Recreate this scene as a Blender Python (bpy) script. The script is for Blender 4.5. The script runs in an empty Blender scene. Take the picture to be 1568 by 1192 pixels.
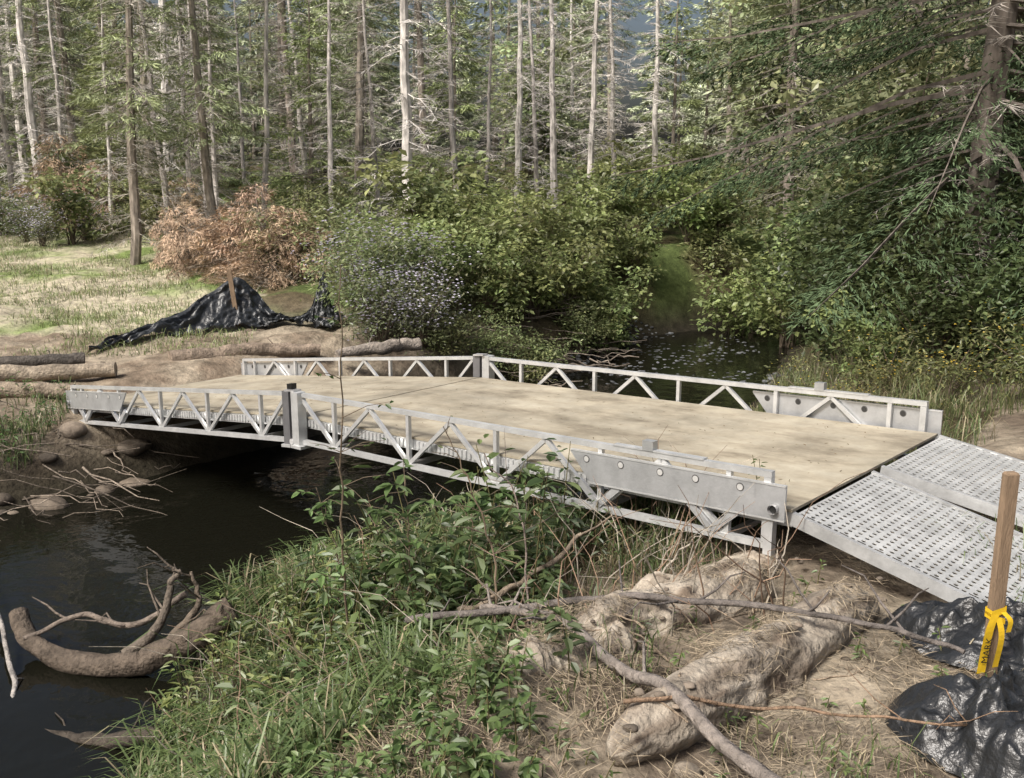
import bpy, math, random, numpy as np
from mathutils import Vector
rng=np.random.default_rng(11); random.seed(5)
R_=lambda a,b,n=None: rng.uniform(a,b,n)
scene=bpy.context.scene
def nrm(a): return a/np.maximum(np.linalg.norm(a,axis=-1,keepdims=True),1e-9)

# ------------------------------------------------------------ mesh builder
class MB:
    def __init__(s): s.v=[];s.c=[];s.f={3:[],4:[]};s.m={3:[],4:[]};s.n=0
    def add(s,V,F,col,mat=0):
        V=np.asarray(V,float).reshape(-1,3);F=np.asarray(F,int)
        col=np.asarray(col,float)
        if col.ndim==1: col=np.tile(col[:3],(len(V),1))
        s.v.append(V);s.c.append(col);k=F.shape[1]
        s.f[k].append(F+s.n);s.m[k].append(np.full(len(F),mat));s.n+=len(V)
    def flat(s):
        s.v=[np.concatenate(s.v)];s.c=[np.concatenate(s.c)]
        for k in (3,4):
            if s.f[k]: s.f[k]=[np.concatenate(s.f[k])];s.m[k]=[np.concatenate(s.m[k])]
    def stamp(s,o,loc,sc,rz,tone=1.0):
        o.flat();c,q=math.cos(rz),math.sin(rz);V=o.v[0]*sc
        V=np.c_[V[:,0]*c-V[:,1]*q,V[:,0]*q+V[:,1]*c,V[:,2]]+np.array(loc)
        s.v.append(V);s.c.append(o.c[0]*tone)
        for k in (3,4):
            if o.f[k]: s.f[k].append(o.f[k][0]+s.n);s.m[k].append(o.m[k][0])
        s.n+=len(V)
    def mesh(s,name,mats,smooth=False):
        V=np.concatenate(s.v);C=np.concatenate(s.c)
        me=bpy.data.meshes.new(name)
        idx=[];st=[];mi=[];o=0
        for k in (3,4):
            if s.f[k]:
                F=np.concatenate(s.f[k]);idx.append(F.ravel());st.append(o+np.arange(len(F))*k);o+=F.size
                mi.append(np.concatenate(s.m[k]))
        idx=np.concatenate(idx);st=np.concatenate(st);mi=np.concatenate(mi)
        me.vertices.add(len(V));me.loops.add(len(idx));me.polygons.add(len(st))
        me.vertices.foreach_set('co',V.astype(np.float32).ravel())
        me.loops.foreach_set('vertex_index',idx.astype(np.int32))
        me.polygons.foreach_set('loop_start',st.astype(np.int32))
        for m in mats: me.materials.append(m)
        me.polygons.foreach_set('material_index',mi.astype(np.int32))
        me.polygons.foreach_set('use_smooth',np.full(len(st),smooth))
        me.update(calc_edges=True)
        a=me.color_attributes.new('Col','FLOAT_COLOR','POINT')
        a.data.foreach_set('color',np.c_[C,np.ones(len(C))].astype(np.float32).ravel())
        return me
    def obj(s,name,mats,smooth=False,parent=None):
        return put(s.mesh(name,mats,smooth),name,parent=parent)
def put(me,name,loc=(0,0,0),sc=1,rz=0,parent=None,tilt=(0,0)):
    o=bpy.data.objects.new(name,me);scene.collection.objects.link(o)
    o.location=loc;o.scale=(sc,)*3 if np.isscalar(sc) else sc;o.rotation_euler=(tilt[0],tilt[1],rz)
    if parent: o.parent=parent
    return o
def empty(name):
    o=bpy.data.objects.new(name,None);scene.collection.objects.link(o);o.empty_display_size=.2;return o

def vn(x,y,s=0):
    x=np.asarray(x,float);y=np.asarray(y,float);i=np.floor(x);j=np.floor(y);u=x-i;v=y-j;u=u*u*(3-2*u);v=v*v*(3-2*v)
    h=lambda a,b:(lambda q:q-np.floor(q))(np.sin(a*127.1+b*311.7+s*17.3)*43758.5453)
    return (h(i,j)*(1-u)+h(i+1,j)*u)*(1-v)+(h(i,j+1)*(1-u)+h(i+1,j+1)*u)*v
def fbm(x,y,s=0,o=4):
    a=.5;r=0
    for k in range(o): r=r+a*(vn(x,y,s+k)-.5);x=x*2.03+3.1;y=y*2.03+1.7;a*=.5
    return r
def box(mb,a,b,w,h,col,mat=0,up=(0,0,1)):
    a=np.array(a,float);b=np.array(b,float);d=nrm(b-a);up=np.array(up,float)
    sd=np.cross(d,up)
    if np.linalg.norm(sd)<.05: sd=np.cross(d,[.7371,-.6757,0])
    sd=nrm(sd);u=np.cross(sd,d)
    V=[]
    for p in (a,b):
        for x,y in((-1,-1),(1,-1),(1,1),(-1,1)): V.append(p+sd*x*w/2+u*y*h/2)
    mb.add(V,[[0,3,2,1],[4,5,6,7],[0,1,5,4],[1,2,6,5],[2,3,7,6],[3,0,4,7]],col,mat)
def tube(mb,P,r,col,mat=0,n=6,rough=0,cap=True):
    P=np.array(P,float);k=len(P);r=np.broadcast_to(r,(k,))
    T=nrm(np.gradient(P,axis=0));ref=np.array([0,0,1.]) if abs(T[:,2]).mean()<.8 else np.array([1.,0,0])
    A=nrm(np.cross(T,ref));B=np.cross(T,A)
    th=np.arange(n)*2*np.pi/n
    if rough:
        L=np.r_[0,np.cumsum(np.linalg.norm(np.diff(P,axis=0),axis=1))]/max(r.mean(),1e-3);off=R_(0,50)
        rr=r[:,None]*(1+rough*7*fbm(L[:,None]*.22+np.cos(th)[None]*1.1+off,np.sin(th)[None]*1.1+L[:,None]*.1,4,3))
    else: rr=r[:,None]*np.ones((1,n))
    V=P[:,None]+rr[...,None]*(A[:,None]*np.cos(th)[None,:,None]+B[:,None]*np.sin(th)[None,:,None])
    V=V.reshape(-1,3)
    i=np.arange(k-1)[:,None]*n;j=np.arange(n)[None]
    F=np.stack([i+j,i+(j+1)%n,i+n+(j+1)%n,i+n+j],-1).reshape(-1,4)
    mb.add(V,F,col,mat)
    if cap:
        for e in (0,k-1):
            c=P[e];V2=np.vstack([V[e*n:(e+1)*n],c]);f=[[q,(q+1)%n,n] for q in range(n)]
            mb.add(V2,f,np.array(col)*1.3,mat)
def smoothpath(pts,n):
    pts=np.array(pts,float);t=np.linspace(0,len(pts)-1,n);out=np.empty((n,pts.shape[1]))
    P=np.vstack([2*pts[0]-pts[1],pts,2*pts[-1]-pts[-2]])
    for q,tt in enumerate(t):
        i=min(int(tt),len(pts)-2);u=tt-i;p0,p1,p2,p3=P[i:i+4]
        out[q]=.5*(2*p1+(p2-p0)*u+(2*p0-5*p1+4*p2-p3)*u*u+(3*p1-p0-3*p2+p3)*u**3)
    return out
def leaves(mb,P,D,N,L,W,C,mat=0,fold=.12,mid=.45):
    n=len(P);D=nrm(D);S=nrm(np.cross(D,N));U=np.cross(S,D)
    L=np.broadcast_to(L,(n,))[:,None];W=np.broadcast_to(W,(n,))[:,None]
    V=np.stack([P,P+mid*L*D+S*W/2+U*W*fold,P+L*D,P+mid*L*D-S*W/2+U*W*fold],1).reshape(-1,3)
    F=np.arange(n*4).reshape(n,4)
    mb.add(V,F,np.repeat(np.broadcast_to(C,(n,3)),4,0),mat)
def leaves6(mb,P,D,N,L,W,C,mat=0):
    n=len(P);D=nrm(D);S=nrm(np.cross(D,N));U=np.cross(S,D)
    L=np.broadcast_to(L,(n,))[:,None];W=np.broadcast_to(W,(n,))[:,None];f=W*.16
    dz=-.18*L*U
    V=np.stack([P,P+.28*L*D+S*W*.46+U*f,P+.66*L*D+S*W*.40+U*f+dz*.35,P+L*D+dz,P+.66*L*D-S*W*.40+U*f+dz*.35,P+.28*L*D-S*W*.46+U*f],1).reshape(-1,3)
    b=np.arange(n)[:,None]*6;F=np.concatenate([b+[0,1,2,3],b+[0,3,4,5]])
    CC=np.repeat(np.broadcast_to(C,(n,3)),6,0).reshape(n,6,3)*np.array([.8,1.05,1.05,1,.95,.95])[None,:,None]
    mb.add(V,F,CC.reshape(-1,3),mat)
def blades(mb,P,H,W,lean,C,mat=0):
    n=len(P);az=R_(0,2*np.pi,n);out=np.c_[np.cos(az),np.sin(az),np.zeros(n)]
    az2=az+R_(-.6,.6,n)+np.pi/2;S=np.c_[np.cos(az2),np.sin(az2),np.zeros(n)]
    H=H[:,None];W=W[:,None];lean=lean[:,None];z=np.array([0,0,1.])
    p1=P+z*H*.45+out*H*lean*.2;p2=P+z*H*(.85-.25*lean)+out*H*lean*.6;p3=P+z*H*(1-.6*lean)+out*H*lean*1.05
    V=np.stack([P-S*W/2,P+S*W/2,p1-S*W*.5,p1+S*W*.5,p2-S*W*.35,p2+S*W*.35,p3],1).reshape(-1,3)
    b=np.arange(n)[:,None]*7;Q=np.concatenate([b+[0,1,3,2],b+[2,3,5,4]]);T=b+[4,5,6]
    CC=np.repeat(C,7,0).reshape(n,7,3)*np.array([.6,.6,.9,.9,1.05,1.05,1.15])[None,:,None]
    s0=mb.n;mb.add(V,Q,CC.reshape(-1,3),mat)
    mb.f[3].append(T+s0);mb.m[3].append(np.full(n,mat))

# ------------------------------------------------------------ materials
def newmat(name):
    m=bpy.data.materials.new(name);m.use_nodes=True;nt=m.node_tree
    return m,nt,nt.nodes['Principled BSDF'],nt.nodes['Material Output']
def vmat(name,rough=.8,ns=6,lo=.7,hi=1.3,bump=.3,bs=30,spec=.3,stretch=None,metal=0):
    m,nt,b,out=newmat(name);N=nt.nodes.new;L=nt.links.new
    at=N('ShaderNodeAttribute');at.attribute_name='Col'
    tc=N('ShaderNodeTexCoord');src=tc.outputs['Object']
    if stretch:
        mp=N('ShaderNodeMapping');mp.inputs['Scale'].default_value=stretch;L(src,mp.inputs[0]);src=mp.outputs[0]
    col=at.outputs['Color']
    nz=N('ShaderNodeTexNoise');nz.inputs['Scale'].default_value=ns;nz.inputs['Detail'].default_value=5;nz.inputs['Roughness'].default_value=.68
    L(src,nz.inputs[0])
    mr=N('ShaderNodeMapRange');mr.inputs[1].default_value=.3;mr.inputs[2].default_value=.7;mr.inputs[3].default_value=lo;mr.inputs[4].default_value=hi
    L(nz.outputs[0],mr.inputs[0])
    vm=N('ShaderNodeVectorMath');vm.operation='SCALE';L(col,vm.inputs[0]);L(mr.outputs[0],vm.inputs['Scale']);col=vm.outputs[0]
    L(col,b.inputs['Base Color']);b.inputs['Roughness'].default_value=rough
    b.inputs['Specular IOR Level'].default_value=spec;b.inputs['Metallic'].default_value=metal
    if bump:
        n2=N('ShaderNodeTexNoise');n2.inputs['Scale'].default_value=bs;n2.inputs['Detail'].default_value=4;L(src,n2.inputs[0])
        bp=N('ShaderNodeBump');bp.inputs['Strength'].default_value=bump;bp.inputs['Distance'].default_value=.03
        L(n2.outputs[0],bp.inputs['Height']);L(bp.outputs[0],b.inputs['Normal'])
    return m
def fmat(name,trans=0,objvar=0,gloss=0,noise=0):
    m,nt,b,out=newmat(name);N=nt.nodes.new;L=nt.links.new;nt.nodes.remove(b)
    at=N('ShaderNodeAttribute');at.attribute_name='Col';col=at.outputs['Color']
    if noise:
        tc=N('ShaderNodeTexCoord');mp=N('ShaderNodeMapping');mp.inputs['Scale'].default_value=(1,1,.35);L(tc.outputs['Object'],mp.inputs[0])
        nz=N('ShaderNodeTexNoise');nz.inputs['Scale'].default_value=noise;nz.inputs['Detail'].default_value=2;L(mp.outputs[0],nz.inputs[0])
        mr=N('ShaderNodeMapRange');mr.inputs[1].default_value=.3;mr.inputs[2].default_value=.7;mr.inputs[3].default_value=.5;mr.inputs[4].default_value=1.35;L(nz.outputs[0],mr.inputs[0])
        vm=N('ShaderNodeVectorMath');vm.operation='SCALE';L(col,vm.inputs[0]);L(mr.outputs[0],vm.inputs['Scale']);col=vm.outputs[0]
    if objvar:
        oi=N('ShaderNodeObjectInfo');hs=N('ShaderNodeHueSaturation')
        m1=N('ShaderNodeMapRange');m1.inputs[3].default_value=1-objvar;m1.inputs[4].default_value=1+objvar
        m2=N('ShaderNodeMapRange');m2.inputs[3].default_value=.485;m2.inputs[4].default_value=.515
        L(oi.outputs['Random'],m1.inputs[0]);L(m1.outputs[0],hs.inputs['Value']);L(oi.outputs['Random'],m2.inputs[0]);L(m2.outputs[0],hs.inputs['Hue'])
        L(col,hs.inputs['Color']);col=hs.outputs[0]
    d=N('ShaderNodeBsdfDiffuse');L(col,d.inputs[0]);sh=d.outputs[0]
    if trans:
        t=N('ShaderNodeBsdfTranslucent');L(col,t.inputs[0]);mx=N('ShaderNodeMixShader');mx.inputs[0].default_value=trans
        L(sh,mx.inputs[1]);L(t.outputs[0],mx.inputs[2]);sh=mx.outputs[0]
    if gloss:
        g=N('ShaderNodeBsdfGlossy');g.inputs['Roughness'].default_value=.45;mx=N('ShaderNodeMixShader');mx.inputs[0].default_value=gloss
        L(sh,mx.inputs[1]);L(g.outputs[0],mx.inputs[2]);sh=mx.outputs[0]
    L(sh,out.inputs[0]);return m
M_leaf=fmat('leaf',.38,.15,.04)
M_needle=fmat('needles',0,.2)
M_grass=fmat('grass_blades',.3,0,.04)
M_tbark=fmat('tree_bark',0,.15,0,9)
M_straw=fmat('straw')
M_bark=vmat('bark',.9,7,.5,1.35,.6,25,.15,stretch=(1,1,.35))
M_ground=vmat('earth',.95,5,.5,1.4,1,18,.1)
M_rock=vmat('stone',.8,9,.6,1.3,.5,20,.3)
M_log=vmat('log_wood',.85,9,.4,1.35,1,30,.2)
M_burlap=vmat('weathered_log',.95,5,.5,1.3,.9,28,.1)
M_alu=vmat('aluminium',.38,5,.75,1.1,.08,60,.5,metal=.5)
M_steelramp=vmat('ramp_aluminium',.5,5,.65,1.1,.1,60,.5,metal=.45)
M_stake=vmat('stake_wood',.8,10,.7,1.2,.3,50,.2,stretch=(4,4,.5))
M_plastic=vmat('black_plastic',.34,3,.7,1.6,.5,22,.5)
M_yel=vmat('yellow_tape',.45,12,.85,1.1,.1,20,.4)

M_deck,nt,b,_=newmat('plywood');N=nt.nodes.new;L=nt.links.new
tc=N('ShaderNodeTexCoord');mp=N('ShaderNodeMapping');mp.vector_type='TEXTURE';ang=math.atan2(.6757,-.7371)
mp.inputs['Rotation'].default_value=(0,0,ang);mp.inputs['Scale'].default_value=(.95,.4,1);L(tc.outputs['Object'],mp.inputs[0])
n1=N('ShaderNodeTexNoise');n1.inputs['Scale'].default_value=1.3;n1.inputs['Detail'].default_value=10;n1.inputs['Roughness'].default_value=.7;L(mp.outputs[0],n1.inputs[0])
cr=N('ShaderNodeValToRGB');e=cr.color_ramp.elements
e[0].position=.28;e[0].color=(.15,.125,.09,1);e[1].position=.72;e[1].color=(.40,.37,.295,1)
e2=cr.color_ramp.elements.new(.48);e2.color=(.32,.285,.215,1);L(n1.outputs[0],cr.inputs[0])
n2=N('ShaderNodeTexNoise');n2.inputs['Scale'].default_value=1.3;n2.inputs['Detail'].default_value=9;n2.inputs['Roughness'].default_value=.72;L(tc.outputs['Object'],n2.inputs[0])
mr=N('ShaderNodeMapRange');mr.inputs[1].default_value=.35;mr.inputs[2].default_value=.65;mr.inputs[3].default_value=.62;mr.inputs[4].default_value=1.15;L(n2.outputs[0],mr.inputs[0])
vm=N('ShaderNodeVectorMath');vm.operation='SCALE';L(cr.outputs[0],vm.inputs[0]);L(mr.outputs[0],vm.inputs['Scale']);L(vm.outputs[0],b.inputs['Base Color'])
b.inputs['Roughness'].default_value=.7;b.inputs['Specular IOR Level'].default_value=.3
M_water,nt,b,_=newmat('creek_water');N=nt.nodes.new;L=nt.links.new
b.inputs['Base Color'].default_value=(.006,.006,.004,1);b.inputs['Roughness'].default_value=.04;b.inputs['IOR'].default_value=1.33;b.inputs['Specular IOR Level'].default_value=.32
tc=N('ShaderNodeTexCoord');n1=N('ShaderNodeTexNoise');n1.inputs['Scale'].default_value=3;n1.inputs['Detail'].default_value=3;L(tc.outputs['Object'],n1.inputs[0])
bp=N('ShaderNodeBump');bp.inputs['Strength'].default_value=.25;bp.inputs['Distance'].default_value=.05;L(n1.outputs[0],bp.inputs['Height']);L(bp.outputs[0],b.inputs['Normal'])

# ------------------------------------------------------------ terrain
LEFT=np.array([(-30,-6),(-14,3),(-9,8.5),(-6.8,10.4),(-5.3,12.0),(-3.3,14.2),(-1.0,17),(1.6,20.0),(3.2,24),(8,27.5),(20,30)],float)
RIGHT=np.array([(-8,-12),(-2.8,2),(-2.4,5.6),(-2.6,7.5),(-2.1,9),(-.2,10.4),(1.6,12),(3.4,14.6),(5.2,19),(6.5,22.5),(12,25),(22,26)],float)
def segd(x,y,PL):
    d=np.full(x.shape,1e9)
    for (ax,ay),(bx,by) in zip(PL[:-1],PL[1:]):
        dx,dy=bx-ax,by-ay;t=np.clip(((x-ax)*dx+(y-ay)*dy)/(dx*dx+dy*dy),0,1)
        d=np.minimum(d,np.hypot(x-ax-t*dx,y-ay-t*dy))
    return d
def inside(x,y,P):
    c=np.zeros(x.shape,bool);n=len(P)
    for i in range(n):
        ax,ay=P[i];bx,by=P[(i+1)%n]
        if ay==by: continue
        q=((ay>y)!=(by>y))&(x<(bx-ax)*(y-ay)/(by-ay)+ax);c^=q
    return c
POLY=np.vstack([LEFT,RIGHT[::-1]])
sm=lambda t:(lambda q:q*q*(3-2*q))(np.clip(t,0,1))
def gz(x,y,full=False):
    x=np.atleast_1d(np.asarray(x,float));y=np.atleast_1d(np.asarray(y,float))
    x,y=np.broadcast_arrays(x,y)
    dl,dr,ins=segd(x,y,LEFT),segd(x,y,RIGHT),inside(x,y,POLY);isl=dl<dr
    nz=fbm(x*.9,y*.9,3)*.22+fbm(x*4,y*4,9,3)*.10
    zl=.64*sm((dl+.1)/.9)+.22*sm((dl-.9)/.8)+.075*np.clip(y-13,0,40)*sm(dl/2)+.03*np.clip(y-45,0,110)
    W=2.4+2.0*sm((y-4.3)/1.6);t=np.clip(dr/W,0,1)
    zr=1.42*(1-(1-t)**1.1)+.035*np.clip(y-10,0,40)*sm(dr/2)+.12*np.clip(x-9,0,20)+.03*np.clip(y-45,0,110)
    zr=zr+.75*sm((2.6-y)/2.2)*sm(dr/3)
    z=np.where(isl,zl,zr)
    d=np.minimum(dl,dr)
    z=z+nz*sm(d/.8)*np.where((y<16),.8,1.6)*(1+np.clip(d-15,0,60)*.05)
    z=np.where(ins,-.4*sm(d/1.0)+nz*.2,z)
    if full: return z,d,isl,ins
    return z
def g1(x,y): return float(gz(x,y)[0])

nx,ny=600,660
tx=np.linspace(-1,1,nx);ty=np.linspace(-1,1,ny)
gx=1.4*np.sinh(5.8*tx);gy=7+1.8*np.sinh(5.5*ty)
X,Y=np.meshgrid(gx,gy);Z,D,ISL,INS=gz(X,Y,True)
n_a=fbm(X*.7,Y*.7,21)*2+.5;n_b=fbm(X*3,Y*3,33)*2+.5;n_c=fbm(X*1.3,Y*1.3,41)*2+.5
soil=np.array([.12,.096,.073]);straw=np.array([.26,.222,.168]);grass=np.array([.11,.145,.05]);mud=np.array([.03,.026,.018]);litter_and_shade=np.array([.085,.07,.04]);pale=np.array([.39,.35,.26])
def mix(a,b,t): t=np.clip(t,0,1)[...,None];return a*(1-t)+b*t
C=mix(soil,straw,(n_b*.6+n_c*.6-.4)*2.4)
far=sm((Y-17)/4)
C=np.where((far>0)[...,None],mix(C,mix(litter_and_shade,grass*.7,(n_a-.3)*2.5),far),C)
clear=ISL&(X<-4.5-.12*(Y-14))&(Y>13)&(Y<40)
CC=mix(grass*1.4,pale,(n_a*.9+n_b*.4-.36)*3);C=np.where((clear&(D>2.2))[...,None],mix(CC,litter_and_shade,(Y-34)/8),C)
landing=ISL&(Y>11)&(Y<17)&(X<-3)&(X>-9);C=np.where(landing[...,None],mix(np.array([.16,.125,.092]),straw*1.1,(n_b-.2)*1.4),C)
gm=((~ISL)&(D<2.2+.4*n_a)&(Y<9.5));C=np.where(gm[...,None],mix(np.array([.045,.045,.022]),soil*.6,(n_b-.3)*3),C)
C=mix(C,litter_and_shade*.6,np.where((~ISL)&(X>-1.5)&(Y>6.4)&(D<3.9)&(Y<11),sm((Y-6.4)/.5),0))  # bridge's shade on the bank below, painted dark into the ground colour
C=mix(C,mud,1-sm((D-.1)/.7)) ;C=np.where(INS[...,None],mud*.8,C)
mb=MB();i=np.arange(ny-1)[:,None]*nx;j=np.arange(nx-1)[None]
F=np.stack([i+j,i+j+1,i+nx+j+1,i+nx+j],-1).reshape(-1,4)
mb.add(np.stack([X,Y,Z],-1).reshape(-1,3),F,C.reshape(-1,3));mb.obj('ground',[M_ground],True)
mb=MB();mb.add([(-60,-40,0),(40,-40,0),(40,40,0),(-60,40,0)],[[0,1,2,3]],(0,0,0));mb.obj('creek_water',[M_water])

# ------------------------------------------------------------ bridge
O=np.array([1.67,6.0]);A=np.array([-.7371,.6757]);Pp=np.array([.6757,.7371]);LS=5.19;WB=2.67
def zr(s):
    return 2.055+(1.80-2.055)*s/LS if s<=LS else 1.80+(1.116-1.80)*(s-LS)/LS
def W(s,q,dz): p=O+A*s+Pp*q;return np.array([p[0],p[1],zr(s)+dz])
AL=(.60,.61,.61)
bridge=empty('aluminium_footbridge')
def panel(mb,s0,s1,q0,q1,z0,z1,col,mat=0):
    V=[W(s,q,z) for s in(s0,s1) for z in(z0,z1) for q in(q0,q1)]
    mb.add(V,[[0,1,3,2],[4,6,7,5],[0,4,5,1],[2,3,7,6],[0,2,6,4],[1,5,7,3]],col,mat)
def truss(q,name,side):
    mb=MB()
    for sec in (0,1):
        s0=sec*LS+(.0 if sec==0 else .06);s1=(sec+1)*LS-(.06 if sec==0 else 0)
        box(mb,W(s0,q,-.02),W(s1,q,-.02),.045,.04,AL)
        box(mb,W(s0+.03,q,-.5),W(s1,q,-.5),.05,.045,AL)
        fr=[.06,.265,.47,.675,.88]
        if sec: fr=[1-f for f in fr]
        for f in fr:
            s=sec*LS+f*LS;box(mb,W(s,q,-.04),W(s,q,-.478),.036,.036,AL)
            for g in (f-.1025,f+.1025):
                if .01<g<1.0:
                    gg=min(max(g,.03),.985);sg=sec*LS+gg*LS
                    box(mb,W(s+(.02 if g>f else -.02),q,-.475),W(sg,q,-.045),.03,.034,AL)
        for s in (s0+.025,s1-.025): box(mb,W(s,q,-.042),W(s,q,-.475),.05,.05,AL)
    mb.obj(name,[M_alu],parent=bridge)
    mb=MB()
    for sec in (0,1):
        def S(t): return t*LS if sec==0 else 2*LS-t*LS
        for qq,th in ((q-.034*side,.008),):
            zt,zb=-.085,-.30
            pts=[(S(-.022),zt),(S(.315),zt),(S(.28),zb),(S(-.022),zb)]
            V=[W(s,qq+o,z) for o in(-th,th) for s,z in pts]
            f=[[0,1,2,3],[4,7,6,5],[0,4,5,1],[1,5,6,2],[2,6,7,3],[3,7,4,0]]
            mb.add(V,f,(.45,.46,.47))
            panel(mb,S(-.022),S(.314),qq-.012,qq+.012,zt+.002,zt+.014,AL)
            panel(mb,S(-.022),S(.281),qq-.012,qq+.012,zb-.014,zb-.002,AL)
            for sd2 in (-1,1):
              for t,zz in ((.285,-.13),(.225,-.13),(.16,-.13),(.105,-.13),(.04,-.13)):
                c=W(S(t),qq+sd2*.0095,zz);a3=np.array([A[0],A[1],0.]);th_=np.linspace(0,2*np.pi,15)[:-1]
                for r0,r1,cc,off in((.0,.022,(.75,.75,.74) if sd2*side<0 else (.06,.06,.06),.003),(.022,.029,(.12,.12,.12),.0)):
                    cc_=c+sd2*off*np.array([Pp[0],Pp[1],0])
                    ring=[cc_+a3*np.cos(x)*r+np.array([0,0,1])*np.sin(x)*r for r in(r0,r1) for x in th_]
                    n=14;mb.add(ring,[[k,(k+1)%n,n+(k+1)%n,n+k] for k in range(n)],cc)
            c=W(S(-.008),qq-side*.012,-.235);dirv=-side*np.array([Pp[0],Pp[1],0.])
            tube(mb,[c,c+dirv*.03],.032,(.45,.45,.45),n=14,cap=False);tube(mb,[c+dirv*.004,c+dirv*.012],.026,(.03,.03,.03),n=14)
        for t in (.08,.265):
            box(mb,W(S(t-.035),q-.02*side,-.31),W(S(t),q-.02*side,-.47),.03,.05,(.5,.51,.52));box(mb,W(S(t+.035),q-.02*side,-.31),W(S(t),q-.02*side,-.47),.03,.05,(.5,.51,.52))
        box(mb,W(S(.0),q,-.30),W(S(.0),q,-.56),.06,.06,AL)
    for s in (.95,):
        panel(mb,s-.045,s+.045,q-.03,q+.03,.003,.075,(.42,.43,.43));panel(mb,s+.3,s-.45,q-.028,q+.028,.0005,.012,AL)
    mb.obj(name+'_end_plates',[M_alu],parent=bridge)
truss(0,'near_truss',1);truss(WB,'far_truss',-1)
mb=MB()
for q,sd in((0,1),(WB,-1)):
    for s,cc in((LS-.075,AL),(LS+.075,(.2,.2,.21))):
        box(mb,W(s,q-.02*sd,.01),W(s,q-.02*sd,-.56),.11,.10,cc,up=(Pp[0],Pp[1],0))
    tube(mb,[W(LS,q-.075*sd,-.5),W(LS,q+.03*sd,-.5)],.03,(.6,.6,.6),n=12)
    panel(mb,LS-.17,LS-.005,q-.085,q+.06,-.56,-.53,AL);panel(mb,LS+.005,LS+.16,q-.085,q+.06,-.56,-.53,AL)
    panel(mb,LS-.06,LS+.10,q-.06,q+.03,.012,.03,(.5,.5,.5))
    if sd>0: panel(mb,LS+.0,LS+.08,q-.04,q+.02,.033,.085,(.03,.03,.03))
mb.obj('hinge_posts',[M_alu],parent=bridge)
mb=MB()
for a,b_ in [(-.12,LS-.02),(LS+.004,LS+2.6),(LS+2.605,2*LS+.05)]:
    panel(mb,a,b_,.05,WB-.05,-.27,-.25,(1,1,1))
mb.obj('deck_panels',[M_deck],parent=bridge)
mb=MB()
for sec in(0,1):
    for q in(.06,WB-.1):
        panel(mb,sec*LS+.02-(.14 if sec==0 else 0),(sec+1)*LS-.02,q,q+.04,-.37,-.272,(.62,.63,.63))
    for k in range(18):
        s=sec*LS+.1+k*(LS-.2)/17;panel(mb,s-.025,s+.025,.101,WB-.101,-.35,-.2725,(.5,.5,.5))
    for k in range(5):
        f=[.06,.265,.47,.675,.88][k];f=1-f if sec else f
        s=sec*LS+f*LS;panel(mb,s-.025,s+.025,.03,WB-.03,-.52,-.48,(.5,.5,.5))
    for k in range(95):
        s=sec*LS+.05+k*(LS-.1)/95;panel(mb,s,s+.028,.045,.0585,-.35,-.285,(.65,.66,.66))
mb.obj('deck_frame',[M_alu],parent=bridge)
mb=MB();n=420;sx=R_(0,2*LS,n);qx=R_(.1,WB-.1,n);a=R_(0,6.28,n)
P=np.array([W(s,q,-.2485) for s,q in zip(sx,qx)]);leaves(mb,P,np.c_[np.cos(a),np.sin(a),R_(-.02,.1,n)],np.tile([0,0,1.],(n,1)),R_(.01,.05,n),R_(.004,.014,n),np.array([.14,.10,.06])*R_(.5,1.6,n)[:,None])
mb.obj('leaf_litter',[M_straw])

# ------------------------------------------------------------ ramps
def ramp(name,q0,q1,Lr,drop,z0):
    root=empty(name);mb=MB()
    def R(s,q,dz):
        p=O-A*(s+.13)+Pp*q;return np.array([p[0],p[1],zr(0)-.262+z0-drop*s/Lr+dz])
    c=.056;nr=int(Lr/c);ncw=int((q1-q0-.08)/c);th=np.arange(8)*np.pi/4
    ox=np.array([1,1,0,-1,-1,-1,0,1.])*c/2;oy=np.array([0,1,1,1,0,-1,-1,-1.])*c/2
    V=[];Fq=[]
    for i in range(nr):
        sh=(i%2)*c/2
        for j in range(ncw):
            qc=q0+.04+c/2+j*c+sh;sc=.02+c/2+i*c
            if qc+c/2>q1-.03: continue
            b0=len(V)
            for k in range(8): V.append(R(sc+oy[k],qc+ox[k],0))
            for k in range(8): V.append(R(sc+np.sin(th[k])*c*.27,qc+np.cos(th[k])*c*.31,0))
            for k in range(8): V.append(R(sc+np.sin(th[k])*c*.27,qc+np.cos(th[k])*c*.31,-.006))
            for k in range(8):
                Fq.append([b0+k,b0+(k+1)%8,b0+8+(k+1)%8,b0+8+k]);Fq.append([b0+8+k,b0+8+(k+1)%8,b0+16+(k+1)%8,b0+16+k])
    mb.add(V,Fq,(.60,.61,.60))
    mb.obj('tread',[M_steelramp],parent=root)
    mb=MB()
    for q in(q0+.02,q1-.02):
        box(mb,R(0,q,-.035),R(Lr,q,-.035),.035,.085,(.5,.51,.51))
    for k in range(7):
        s=.02+k*(Lr-.06)/6;box(mb,R(s,q0+.04,-.04),R(s,q1-.04,-.04),.03,.05,(.45,.45,.45))
    mb.obj('side_rails',[M_steelramp],parent=root)
ramp('perforated_ramp',.02,1.28,2.3,.50,0)
ramp('perforated_ramp',1.42,2.64,2.6,.38,.0)

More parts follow.
